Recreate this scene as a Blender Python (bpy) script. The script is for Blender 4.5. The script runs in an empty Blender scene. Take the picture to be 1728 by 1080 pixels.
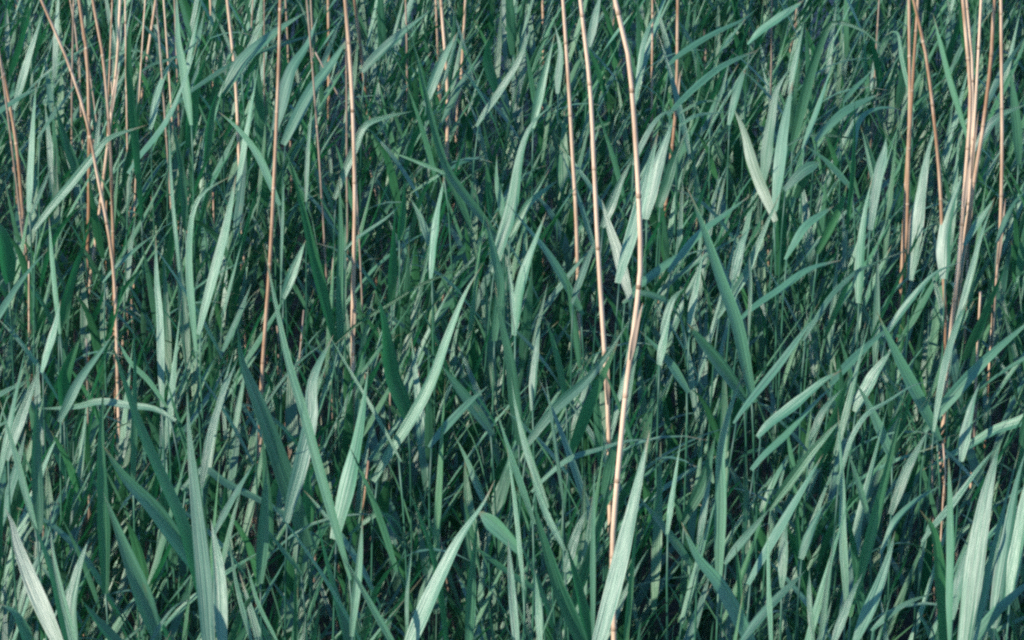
import bpy, math, random
import numpy as np
from mathutils import Vector, Matrix

# ------------------------------------------------------------------ camera, sky, sun, exposure
scene = bpy.context.scene
COL = scene.collection
R = math.radians
random.seed(7)
RNG = np.random.default_rng(11)

CAM_H, PITCH, HFOV = 3.55, R(20.0), R(18.3)
cam_data = bpy.data.cameras.new('camera')
cam_data.sensor_width = 36.0
cam_data.angle = HFOV
cam_data.clip_start, cam_data.clip_end = 0.1, 2000.0
cam = bpy.data.objects.new('camera', cam_data)
cam.location = (0, 0, CAM_H)
cam.rotation_euler = (math.pi / 2 - PITCH, 0, 0)
COL.objects.link(cam)
scene.camera = cam

SUN_EL, SUN_AZ = R(22.0), R(232.0)          # azimuth clockwise from +Y: behind the camera, to its left
TO_SUN = Vector((math.sin(SUN_AZ) * math.cos(SUN_EL), math.cos(SUN_AZ) * math.cos(SUN_EL), math.sin(SUN_EL)))
world = bpy.data.worlds.new('World')
scene.world = world
world.use_nodes = True
wn = world.node_tree.nodes
sky = wn.new('ShaderNodeTexSky')
sky.sky_type = 'NISHITA'
sky.sun_disc = False
sky.sun_elevation = SUN_EL
sky.sun_rotation = SUN_AZ
sky.air_density = 1.0
sky.dust_density = 0.0
sky.ozone_density = 6.0
wn['Background'].inputs['Strength'].default_value = 0.15
world.node_tree.links.new(sky.outputs[0], wn['Background'].inputs['Color'])

sun_data = bpy.data.lights.new('sun', 'SUN')
sun_data.energy = 3.6
sun_data.angle = R(0.5)
sun_data.color = (1.0, 0.91, 0.77)
sun = bpy.data.objects.new('sun', sun_data)
sun.rotation_euler = TO_SUN.to_track_quat('Z', 'Y').to_euler()
sun.location = TO_SUN * 30
COL.objects.link(sun)

scene.view_settings.view_transform = 'Standard'
scene.view_settings.look = 'None'
scene.view_settings.gamma = 1.0
scene.view_settings.exposure = 0.70
scene.cycles.max_bounces = 5
scene.cycles.diffuse_bounces = 1
scene.cycles.glossy_bounces = 1
scene.cycles.transmission_bounces = 4
scene.cycles.use_denoising = False
scene.cycles.filter_width = 2.5

# ------------------------------------------------------------------ pixel rays (photograph is 1728 x 1080)
TH = math.tan(HFOV / 2)
FWD = Vector((0, math.cos(PITCH), -math.sin(PITCH)))
UP = Vector((0, math.sin(PITCH), math.cos(PITCH)))
RIGHT = Vector((1, 0, 0))
CAM = Vector((0, 0, CAM_H))

def ray(px, py):
    return FWD + RIGHT * ((px - 864) / 864 * TH) - UP * ((py - 540) / 864 * TH)

def on_level(px, py, z):
    d = ray(px, py)
    return CAM + d * ((z - CAM_H) / d.z)

def on_wall(px, py, y):
    d = ray(px, py)
    return CAM + d * (y / d.y)

def metres_per_pixel(y):
    return y / math.cos(PITCH) * TH / 864

# ------------------------------------------------------------------ materials
def new_mat(name):
    m = bpy.data.materials.new(name)
    m.use_nodes = True
    nt = m.node_tree
    nt.nodes.clear()
    return m, nt, nt.nodes, nt.links

def leaf_material(name, dark, light, gloss, trans, trans_w, wear=0.0):
    m, nt, N, L = new_mat(name)
    out = N.new('ShaderNodeOutputMaterial')
    uv = N.new('ShaderNodeUVMap')
    info = N.new('ShaderNodeObjectInfo')
    att = N.new('ShaderNodeAttribute'); att.attribute_name = 'tint'
    # one random number for each blade
    add = N.new('ShaderNodeMath'); add.operation = 'ADD'
    L.new(info.outputs['Random'], add.inputs[0]); L.new(att.outputs['Fac'], add.inputs[1])
    rnd = N.new('ShaderNodeMath'); rnd.operation = 'FRACT'; L.new(add.outputs[0], rnd.inputs[0])
    # veins: long narrow streaks along the blade
    mp = N.new('ShaderNodeMapping'); mp.inputs['Scale'].default_value = (9, 0.8, 1)
    L.new(uv.outputs[0], mp.inputs['Vector'])
    off = N.new('ShaderNodeCombineXYZ'); L.new(rnd.outputs[0], off.inputs['Z'])
    sc9 = N.new('ShaderNodeVectorMath'); sc9.operation = 'SCALE'; sc9.inputs['Scale'].default_value = 37.0
    L.new(off.outputs[0], sc9.inputs[0])
    vadd = N.new('ShaderNodeVectorMath'); L.new(mp.outputs[0], vadd.inputs[0]); L.new(sc9.outputs[0], vadd.inputs[1])
    vein = N.new('ShaderNodeTexNoise'); vein.inputs['Scale'].default_value = 1.0; vein.inputs['Detail'].default_value = 5.0
    L.new(vadd.outputs[0], vein.inputs['Vector'])
    # blotches
    mp2 = N.new('ShaderNodeMapping'); mp2.inputs['Scale'].default_value = (2.5, 5, 1)
    L.new(uv.outputs[0], mp2.inputs['Vector'])
    vadd2 = N.new('ShaderNodeVectorMath'); L.new(mp2.outputs[0], vadd2.inputs[0]); L.new(sc9.outputs[0], vadd2.inputs[1])
    blot = N.new('ShaderNodeTexNoise'); blot.inputs['Scale'].default_value = 1.0; blot.inputs['Detail'].default_value = 3.0
    L.new(vadd2.outputs[0], blot.inputs['Vector'])
    ramp = N.new('ShaderNodeMapRange'); ramp.inputs['From Min'].default_value = 0.36; ramp.inputs['From Max'].default_value = 0.66
    L.new(vein.outputs['Fac'], ramp.inputs['Value'])
    mul = N.new('ShaderNodeMath'); mul.operation = 'MULTIPLY_ADD'; mul.inputs[1].default_value = 0.65
    L.new(ramp.outputs[0], mul.inputs[0])
    half = N.new('ShaderNodeMath'); half.operation = 'MULTIPLY'; half.inputs[1].default_value = 0.55
    L.new(rnd.outputs[0], half.inputs[0]); L.new(half.outputs[0], mul.inputs[2])
    mix = N.new('ShaderNodeMix'); mix.data_type = 'RGBA'
    mix.inputs['A'].default_value = (*dark, 1); mix.inputs['B'].default_value = (*light, 1)
    L.new(mul.outputs[0], mix.inputs['Factor'])
    # a few straw-coloured flecks
    fl = N.new('ShaderNodeMapRange'); fl.inputs['From Min'].default_value = 0.66; fl.inputs['From Max'].default_value = 0.76
    fl.inputs['To Max'].default_value = 0.35 + wear
    L.new(blot.outputs['Fac'], fl.inputs['Value'])
    mixw = N.new('ShaderNodeMix'); mixw.data_type = 'RGBA'; mixw.inputs['B'].default_value = (0.20, 0.20, 0.10, 1)
    L.new(mix.outputs['Result'], mixw.inputs['A']); L.new(fl.outputs[0], mixw.inputs['Factor'])
    # withered tips on about half of the blades
    sep = N.new('ShaderNodeSeparateXYZ'); L.new(uv.outputs[0], sep.inputs[0])
    tipn = N.new('ShaderNodeMath'); tipn.operation = 'MULTIPLY_ADD'; tipn.inputs[1].default_value = 0.22
    L.new(blot.outputs['Fac'], tipn.inputs[0]); L.new(sep.outputs['Y'], tipn.inputs[2])
    tip = N.new('ShaderNodeMapRange'); tip.inputs['From Min'].default_value = 1.0; tip.inputs['From Max'].default_value = 1.07
    tip.inputs['To Max'].default_value = 0.85
    L.new(tipn.outputs[0], tip.inputs['Value'])
    old = N.new('ShaderNodeMath'); old.operation = 'GREATER_THAN'; old.inputs[1].default_value = 0.5
    L.new(rnd.outputs[0], old.inputs[0])
    tipf = N.new('ShaderNodeMath'); tipf.operation = 'MULTIPLY'
    L.new(tip.outputs[0], tipf.inputs[0]); L.new(old.outputs[0], tipf.inputs[1])
    mixt = N.new('ShaderNodeMix'); mixt.data_type = 'RGBA'; mixt.inputs['B'].default_value = (0.26, 0.19, 0.10, 1)
    L.new(mixw.outputs['Result'], mixt.inputs['A']); L.new(tipf.outputs[0], mixt.inputs['Factor'])
    bump = N.new('ShaderNodeBump'); bump.inputs['Strength'].default_value = 0.9; bump.inputs['Distance'].default_value = 0.003
    L.new(vein.outputs['Fac'], bump.inputs['Height'])
    p = N.new('ShaderNodeBsdfPrincipled')
    L.new(mixt.outputs['Result'], p.inputs['Base Color'])
    p.inputs['Roughness'].default_value = 0.47
    p.inputs['IOR'].default_value = 1.7
    p.inputs['Specular IOR Level'].default_value = gloss
    L.new(bump.outputs[0], p.inputs['Normal'])
    t = N.new('ShaderNodeBsdfTranslucent')
    t.inputs['Color'].default_value = (*trans, 1)
    ms = N.new('ShaderNodeMixShader'); ms.inputs[0].default_value = trans_w
    L.new(p.outputs[0], ms.inputs[1]); L.new(t.outputs[0], ms.inputs[2])
    L.new(ms.outputs[0], out.inputs['Surface'])
    return m

M_LEAF = leaf_material('reed_leaf', (0.003, 0.080, 0.043), (0.105, 0.315, 0.178), 1.0, (0.02, 0.26, 0.06), 0.22)
M_FRESH = leaf_material('reed_leaf_fresh', (0.006, 0.085, 0.036), (0.060, 0.250, 0.095), 0.85, (0.03, 0.30, 0.085), 0.27)
M_GREY = leaf_material('reed_leaf_greyed', (0.09, 0.175, 0.115), (0.25, 0.345, 0.235), 0.9, (0.12, 0.25, 0.15), 0.15, 0.3)

def stem_material(name, a, b, gloss=0.6, scale=9.0):
    m, nt, N, L = new_mat(name)
    out = N.new('ShaderNodeOutputMaterial')
    tc = N.new('ShaderNodeTexCoord'); info = N.new('ShaderNodeObjectInfo')
    mp = N.new('ShaderNodeMapping'); mp.inputs['Scale'].default_value = (60, 60, scale)
    L.new(tc.outputs['Object'], mp.inputs['Vector'])
    n = N.new('ShaderNodeTexNoise'); n.inputs['Scale'].default_value = 1.0; n.inputs['Detail'].default_value = 3
    n.noise_dimensions = '4D'
    w = N.new('ShaderNodeMath'); w.operation = 'MULTIPLY'; w.inputs[1].default_value = 30
    L.new(info.outputs['Random'], w.inputs[0]); L.new(w.outputs[0], n.inputs['W'])
    L.new(mp.outputs[0], n.inputs['Vector'])
    mr = N.new('ShaderNodeMapRange'); mr.inputs['From Min'].default_value = 0.3; mr.inputs['From Max'].default_value = 0.7
    L.new(n.outputs['Fac'], mr.inputs['Value'])
    mix = N.new('ShaderNodeMix'); mix.data_type = 'RGBA'
    mix.inputs['A'].default_value = (*a, 1); mix.inputs['B'].default_value = (*b, 1)
    bias = N.new('ShaderNodeMath'); bias.operation = 'MULTIPLY_ADD'; bias.inputs[1].default_value = 0.8; bias.inputs[2].default_value = -0.35
    L.new(info.outputs['Random'], bias.inputs[0])
    sm = N.new('ShaderNodeMath'); sm.operation = 'ADD'; sm.use_clamp = True
    L.new(mr.outputs[0], sm.inputs[0]); L.new(bias.outputs[0], sm.inputs[1])
    L.new(sm.outputs[0], mix.inputs['Factor'])
    p = N.new('ShaderNodeBsdfPrincipled'); p.inputs['Roughness'].default_value = 0.42
    p.inputs['Specular IOR Level'].default_value = gloss
    L.new(mix.outputs['Result'], p.inputs['Base Color'])
    L.new(p.outputs[0], out.inputs['Surface'])
    return m

M_STEM = stem_material('green_reed_stem', (0.010, 0.075, 0.05), (0.05, 0.17, 0.10))
M_DRY = stem_material('dry_reed_stem', (0.33, 0.18, 0.10), (0.76, 0.55, 0.39))
M_DRYGREY = stem_material('weathered_reed_stem', (0.26, 0.19, 0.14), (0.45, 0.34, 0.26))
M_NODE = stem_material('dry_reed_joint', (0.28, 0.18, 0.11), (0.54, 0.38, 0.26), 0.3)
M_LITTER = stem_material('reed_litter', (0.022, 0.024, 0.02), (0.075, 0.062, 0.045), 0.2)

def ground_material():
    m, nt, N, L = new_mat('wet_marsh_mud')
    out = N.new('ShaderNodeOutputMaterial')
    tc = N.new('ShaderNodeTexCoord')
    n = N.new('ShaderNodeTexNoise'); n.inputs['Scale'].default_value = 9; n.inputs['Detail'].default_value = 8
    L.new(tc.outputs['Object'], n.inputs['Vector'])
    cr = N.new('ShaderNodeValToRGB')
    cr.color_ramp.elements[0].position = 0.35; cr.color_ramp.elements[0].color = (0.010, 0.012, 0.011, 1)
    cr.color_ramp.elements[1].position = 0.7; cr.color_ramp.elements[1].color = (0.028, 0.028, 0.022, 1)
    L.new(n.outputs['Fac'], cr.inputs[0])
    b = N.new('ShaderNodeBump'); b.inputs['Strength'].default_value = 0.6; b.inputs['Distance'].default_value = 0.03
    L.new(n.outputs['Fac'], b.inputs['Height'])
    p = N.new('ShaderNodeBsdfPrincipled'); p.inputs['Roughness'].default_value = 0.55
    L.new(cr.outputs[0], p.inputs['Base Color']); L.new(b.outputs[0], p.inputs['Normal'])
    L.new(p.outputs[0], out.inputs['Surface'])
    return m
M_GROUND = ground_material()

# ------------------------------------------------------------------ mesh builders
def smooth_path(pts, n):
    """Catmull-Rom through pts, resampled to n even steps."""
    P = np.array([tuple(p) for p in pts], float)
    if len(P) == 2:
        P = np.array([P[0], (P[0] + P[1]) / 2, P[1]])
    Q = np.vstack([2 * P[0] - P[1], P, 2 * P[-1] - P[-2]])
    out = []
    for i in range(1, len(Q) - 2):
        p0, p1, p2, p3 = Q[i - 1], Q[i], Q[i + 1], Q[i + 2]
        for t in np.linspace(0, 1, 10, endpoint=False):
            out.append(0.5 * ((2 * p1) + (p2 - p0) * t + (2 * p0 - 5 * p1 + 4 * p2 - p3) * t * t + (3 * p1 - p0 - 3 * p2 + p3) * t ** 3))
    out.append(Q[-2])
    C = np.array(out)
    s = np.concatenate([[0], np.cumsum(np.linalg.norm(np.diff(C, axis=0), axis=1))])
    u = np.linspace(0, s[-1], n)
    return np.stack([np.interp(u, s, C[:, k]) for k in range(3)], 1)

def unit(a):
    return a / np.maximum(np.linalg.norm(a, axis=-1, keepdims=True), 1e-9)

def blade_width(t, full=0.3, power=1.5, start=0.48):
    w = np.where(t < full, start + (1 - start) * np.sin(np.clip(t / full, 0, 1) * math.pi / 2), 0)
    k = np.clip((t - full) / (1 - full), 0, 1)
    return np.where(t < full, w, 1 - k ** power)

def blade(C, width, normal, twist=0.0, fold=0.16, cols=4, full=0.3, ripple=0.0, power=1.5):
    """A leaf blade along centre line C: verts, quads, uvs."""
    n = len(C)
    t = np.linspace(0, 1, n)
    T = unit(np.gradient(C, axis=0))
    N0 = np.broadcast_to(np.array(normal, float), T.shape)
    S = unit(np.cross(T, N0))
    Nn = unit(np.cross(S, T))
    a = twist * (t - 0.3)
    S, Nn = S * np.cos(a)[:, None] + Nn * np.sin(a)[:, None], Nn * np.cos(a)[:, None] - S * np.sin(a)[:, None]
    w = np.maximum(blade_width(t, full, power), 0.012) * width
    us = np.linspace(-1, 1, cols + 1)
    V, UV = [], []
    ph = random.random() * 6
    for j, u in enumerate(us):
        lift = fold * abs(u) ** 1.2
        rp = ripple * np.sin(t * 17 + ph + 2.0 * u) * abs(u)
        V.append(C + S * (u * w * 0.5)[:, None] + Nn * ((lift + rp) * w * 0.5)[:, None])
        UV.append(np.stack([np.full(n, (u + 1) / 2), t], 1))
    V = np.stack(V, 1).reshape(-1, 3)
    UV = np.stack(UV, 1).reshape(-1, 2)
    c = cols + 1
    q = [(i * c + j, i * c + j + 1, (i + 1) * c + j + 1, (i + 1) * c + j) for i in range(n - 1) for j in range(cols)]
    return V, np.array(q), UV

def tube(C, radii, sides=7):
    n = len(C)
    T = unit(np.gradient(C, axis=0))
    S = unit(np.cross(T, np.array([0.0, 1.0, 0.0])))
    B = np.cross(S, T)
    r = np.broadcast_to(np.array(radii, float), (n,))
    V, UV = [], []
    for k in range(sides):
        a = 2 * math.pi * k / sides
        V.append(C + (S * math.cos(a) + B * math.sin(a)) * r[:, None])
        UV.append(np.stack([np.full(n, k / sides), np.linspace(0, 1, n)], 1))
    V = np.stack(V, 1).reshape(-1, 3); UV = np.stack(UV, 1).reshape(-1, 2)
    q = [(i * sides + k, i * sides + (k + 1) % sides, (i + 1) * sides + (k + 1) % sides, (i + 1) * sides + k)
         for i in range(n - 1) for k in range(sides)]
    V = np.vstack([V, C[:1], C[-1:]]); UV = np.vstack([UV, [[0, 0], [0, 1]]])
    a, b = len(V) - 2, len(V) - 1
    q += [(a, (k + 1) % sides, k, k) for k in range(sides)]
    q += [(b, (n - 1) * sides + k, (n - 1) * sides + (k + 1) % sides, (n - 1) * sides + (k + 1) % sides) for k in range(sides)]
    return V, np.array(q), UV

def make_mesh(name, V, Q, UV, mat, tint=None, tint_array=None, mats=None, mat_index=None):
    me = bpy.data.meshes.new(name)
    V = np.asarray(V, np.float32); Q = np.asarray(Q, np.int32)
    tri = Q[:, 2] == Q[:, 3]
    sizes = np.where(tri, 3, 4).astype(np.int32)
    starts = np.concatenate([[0], np.cumsum(sizes)[:-1]]).astype(np.int32)
    keep = np.ones_like(Q, bool); keep[tri, 3] = False
    loops = Q[keep].astype(np.int32)
    me.vertices.add(len(V)); me.vertices.foreach_set('co', V.ravel())
    me.loops.add(len(loops)); me.loops.foreach_set('vertex_index', loops)
    me.polygons.add(len(Q)); me.polygons.foreach_set('loop_start', starts)
    me.polygons.foreach_set('loop_total', sizes)
    me.polygons.foreach_set('use_smooth', np.ones(len(Q), bool))
    if mat_index is not None:
        me.polygons.foreach_set('material_index', np.asarray(mat_index, np.int32))
    lay = me.uv_layers.new(name='UVMap')
    lay.data.foreach_set('uv', np.asarray(UV, np.float32)[loops].ravel())
    at = me.attributes.new('tint', 'FLOAT', 'POINT')
    at.data.foreach_set('value', np.asarray(tint_array if tint_array is not None else np.full(len(V), tint if tint is not None else 0.0), np.float32))
    for mm in (mats or [mat]):
        me.materials.append(mm)
    me.update()
    me.validate()
    return me

def add_obj(name, data, parent=None):
    o = bpy.data.objects.new(name, data)
    COL.objects.link(o)
    if parent is not None:
        o.parent = parent
    return o

def tag(o, label, cat, group=None):
    o['label'] = label; o['category'] = cat
    if group: o['group'] = group
    return o

# ------------------------------------------------------------------ the ground
S_ = 600.0
nx = 60
gx = np.linspace(-1, 1, nx); gx = np.sign(gx) * np.abs(gx) ** 3 * S_
gv, gq = [], []
for j in range(nx):
    for i in range(nx):
        x, y = gx[i], gx[j] + 8
        near = math.exp(-((x / 8) ** 2 + ((y - 8) / 12) ** 2))
        gv.append((x, y, 0.02 * math.sin(x * 3.1 + y) * near))
for j in range(nx - 1):
    for i in range(nx - 1):
        gq.append((j * nx + i, j * nx + i + 1, (j + 1) * nx + i + 1, (j + 1) * nx + i))
gm = make_mesh('marsh_ground', gv, gq, np.zeros((len(gv), 2)), M_GROUND)
g = add_obj('marsh_ground', gm); g['kind'] = 'structure'

# ------------------------------------------------------------------ what the photograph shows, stem by stem and blade by blade
# six windows of the photograph, each at twice its size
WIN = {'A': (0, 0), 'B': (576, 0), 'C': (1152, 0), 'D': (0, 540), 'E': (576, 540), 'F': (1152, 540)}
def px(win, pts):
    ox, oy = WIN[win]
    return [(ox + x / 2, oy + y / 2) for x, y in pts]

# dry stems: window, points from the top down, width in window pixels, weathered?, label
DRY = [
 ('A', [(-30,60),(0,200),(20,280),(55,480),(75,700),(90,880),(100,1100)], 14, 0, 'slim tan dry reed stem curving down the left edge of the picture'),
 ('A', [(150,25),(230,210),(290,400),(330,600),(370,800),(388,1000),(400,1380),(415,1760)], 13, 0, 'long tan dry reed stem slanting from the top left corner and crossing its upright neighbours'),
 ('A', [(270,25),(295,200),(300,450),(300,700),(295,960)], 14, 0, 'straight tan dry reed stem, left one of the crossing trio at upper left'),
 ('A', [(318,25),(345,180),(365,400),(378,650),(385,1000),(388,1120)], 13, 0, 'tan dry reed stem bowing slightly right, middle of the crossing trio at upper left'),
 ('A', [(405,25),(395,200),(370,430),(330,760),(300,1000)], 12, 0, 'tan dry reed stem leaning left downward, right one of the crossing trio at upper left'),
 ('A', [(522,25),(500,170),(470,380),(455,470)], 11, 0, 'short visible tan dry stem slanting at the top edge right of the crossing trio'),
 ('A', [(240,25),(260,150),(280,500),(285,600)], 9, 1, 'faint grey dry stem just behind the left crossing trio'),
 ('A', [(712,25),(722,200),(720,400)], 11, 0, 'short tan dry stem ending above the bent pale blade, upper left'),
 ('A', [(770,25),(795,280),(810,600),(820,800),(825,950)], 13, 0, 'tan dry reed stem with pale joints between the trio and the tall straight stem'),
 ('A', [(945,25),(940,250),(925,600),(910,900),(890,1180),(872,1480),(866,1640),(864,2130)], 15, 0, 'tall tan dry stem left of centre whose lower end shows orange between blades'),
 ('A', [(1108,25),(1110,200),(1110,370)], 12, 0, 'tan dry stem behind two broad pale blades, just left of the straight tall stem'),
 ('A', [(965,25),(970,110),(972,180)], 9, 1, 'thin far dry stem right behind the tall left stem at the top edge'),
 ('A', [(1050,30),(1060,250),(1064,400)], 8, 1, 'thin greyish dry stem between the two tall left stems'),
 ('A', [(58,25),(66,130),(60,230)], 8, 1, 'thin far dry stem at the top left corner'),
 ('B', [(15,25),(30,200),(40,400),(45,700),(38,1080),(42,1400),(46,1640)], 16, 0, 'thick straight tan dry stem left of centre running past half the height'),
 ('B', [(48,25),(75,250),(95,480)], 12, 0, 'tan dry stem close right of the thick straight stem, leaning away downward'),
 ('B', [(-90,170),(0,340),(60,460),(105,600),(125,720)], 9, 1, 'thin grey dry stem crossing behind the thick straight stem on a slant'),
 ('B', [(218,25),(222,200),(222,430)], 9, 1, 'thin upright grey dry stem above the star of blades'),
 ('B', [(320,25),(325,150),(330,300)], 10, 0, 'short tan dry stem, left one of the close pair at top centre-left'),
 ('B', [(338,25),(358,300),(355,550),(340,700)], 14, 0, 'tan dry stem passing behind the star of blades, right one of the close pair'),
 ('B', [(418,25),(405,250),(390,430)], 12, 0, 'tan dry stem slanting left downward, right of the close pair'),
 ('B', [(680,25),(682,110),(682,200)], 11, 0, 'short stub of tan dry stem at top centre'),
 ('B', [(750,25),(765,250),(785,600),(795,800)], 15, 0, 'tan dry stem right of centre, left one of the three tall central stems'),
 ('B', [(810,25),(840,300),(855,600),(870,900),(888,1180),(896,1320),(903,1500)], 18, 0, 'stout tan dry stem right of centre, middle one of the three tall central stems'),
 ('B', [(930,25),(970,200),(995,500),(1010,850),(1000,1000),(985,1130),(960,1330),(930,1630),(915,1860),(920,2140)], 21, 0, 'longest and brightest bent dry stem, reaching from top to bottom right of centre'),
 ('B', [(1135,25),(1130,350),(1105,600),(1085,800)], 13, 0, 'tan dry stem curving left downward, right of the longest bent stem'),
 ('B', [(920,40),(915,180),(905,330)], 9, 1, 'thin dull dry stem between the middle and longest central stems'),
 ('B', [(1050,25),(1050,70)], 9, 0, 'stub of far tan dry stem right of the longest stem at top edge'),
 ('C', [(765,25),(765,400),(752,660)], 14, 0, 'straight tan dry stem, left one of the pair before the right-hand bundle'),
 ('C', [(792,25),(775,300),(762,540),(760,700)], 13, 0, 'tan dry stem, right one of the pair before the right-hand bundle'),
 ('C', [(785,25),(820,180),(850,420),(870,650),(880,950),(885,1080)], 14, 0, 'arched tan dry stem between the pair and the right-hand bundle'),
 ('C', [(948,25),(970,300),(965,480),(940,800),(920,1000),(905,1130)], 17, 0, 'thick pale dry stem at the left of the right-hand bundle'),
 ('C', [(1005,25),(990,300),(965,700),(935,900)], 12, 0, 'dry stem leaning left downward through the middle of the right-hand bundle'),
 ('C', [(1052,25),(1040,200),(1010,450),(985,600),(960,800),(930,1000)], 16, 0, 'curved pale dry stem on the right side of the right-hand bundle'),
 ('C', [(960,25),(980,250),(972,600)], 11, 0, 'slim dry stem hidden between the two thick ones of the right-hand bundle'),
 ('C', [(1075,25),(1078,500),(1070,800),(1058,940)], 14, 0, 'rightmost tan dry stem, upright and apart from the bundle'),
 ('C', [(1005,985),(1003,1040),(1000,1100)], 12, 0, 'short stub of dry stem low right of the bundle'),
 ('C', [(300,90),(300,190)], 8, 1, 'thin far pinkish dry stem above the broad pale blades, right'),
 ('C', [(385,30),(375,110),(362,180)], 8, 1, 'thin far slanting dry stem near top edge, left of the folded blade'),
 ('C', [(70,30),(74,120),(72,220)], 9, 1, 'thin far dry stem near top, right of the longest stem'),
 ('C', [(662,30),(655,130)], 8, 1, 'thin far dry stem near top, left of the right-hand pair'),
 ('D', [(293,60),(297,400),(300,760),(298,1090)], 9, 1, 'thin grey dry stem low in the shade, lower left'),
 ('D', [(98,-200),(98,100),(100,300)], 8, 0, 'thin dark orange dry stem beside the left edge'),
 ('F', [(748,-90),(757,20),(768,90)], 9, 1, 'thin dull dry stem left of the foot of the bundle'),
 ('F', [(880,420),(886,520),(882,580)], 9, 0, 'short orange piece of dry stem below the foot of the bundle'),
]

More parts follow.
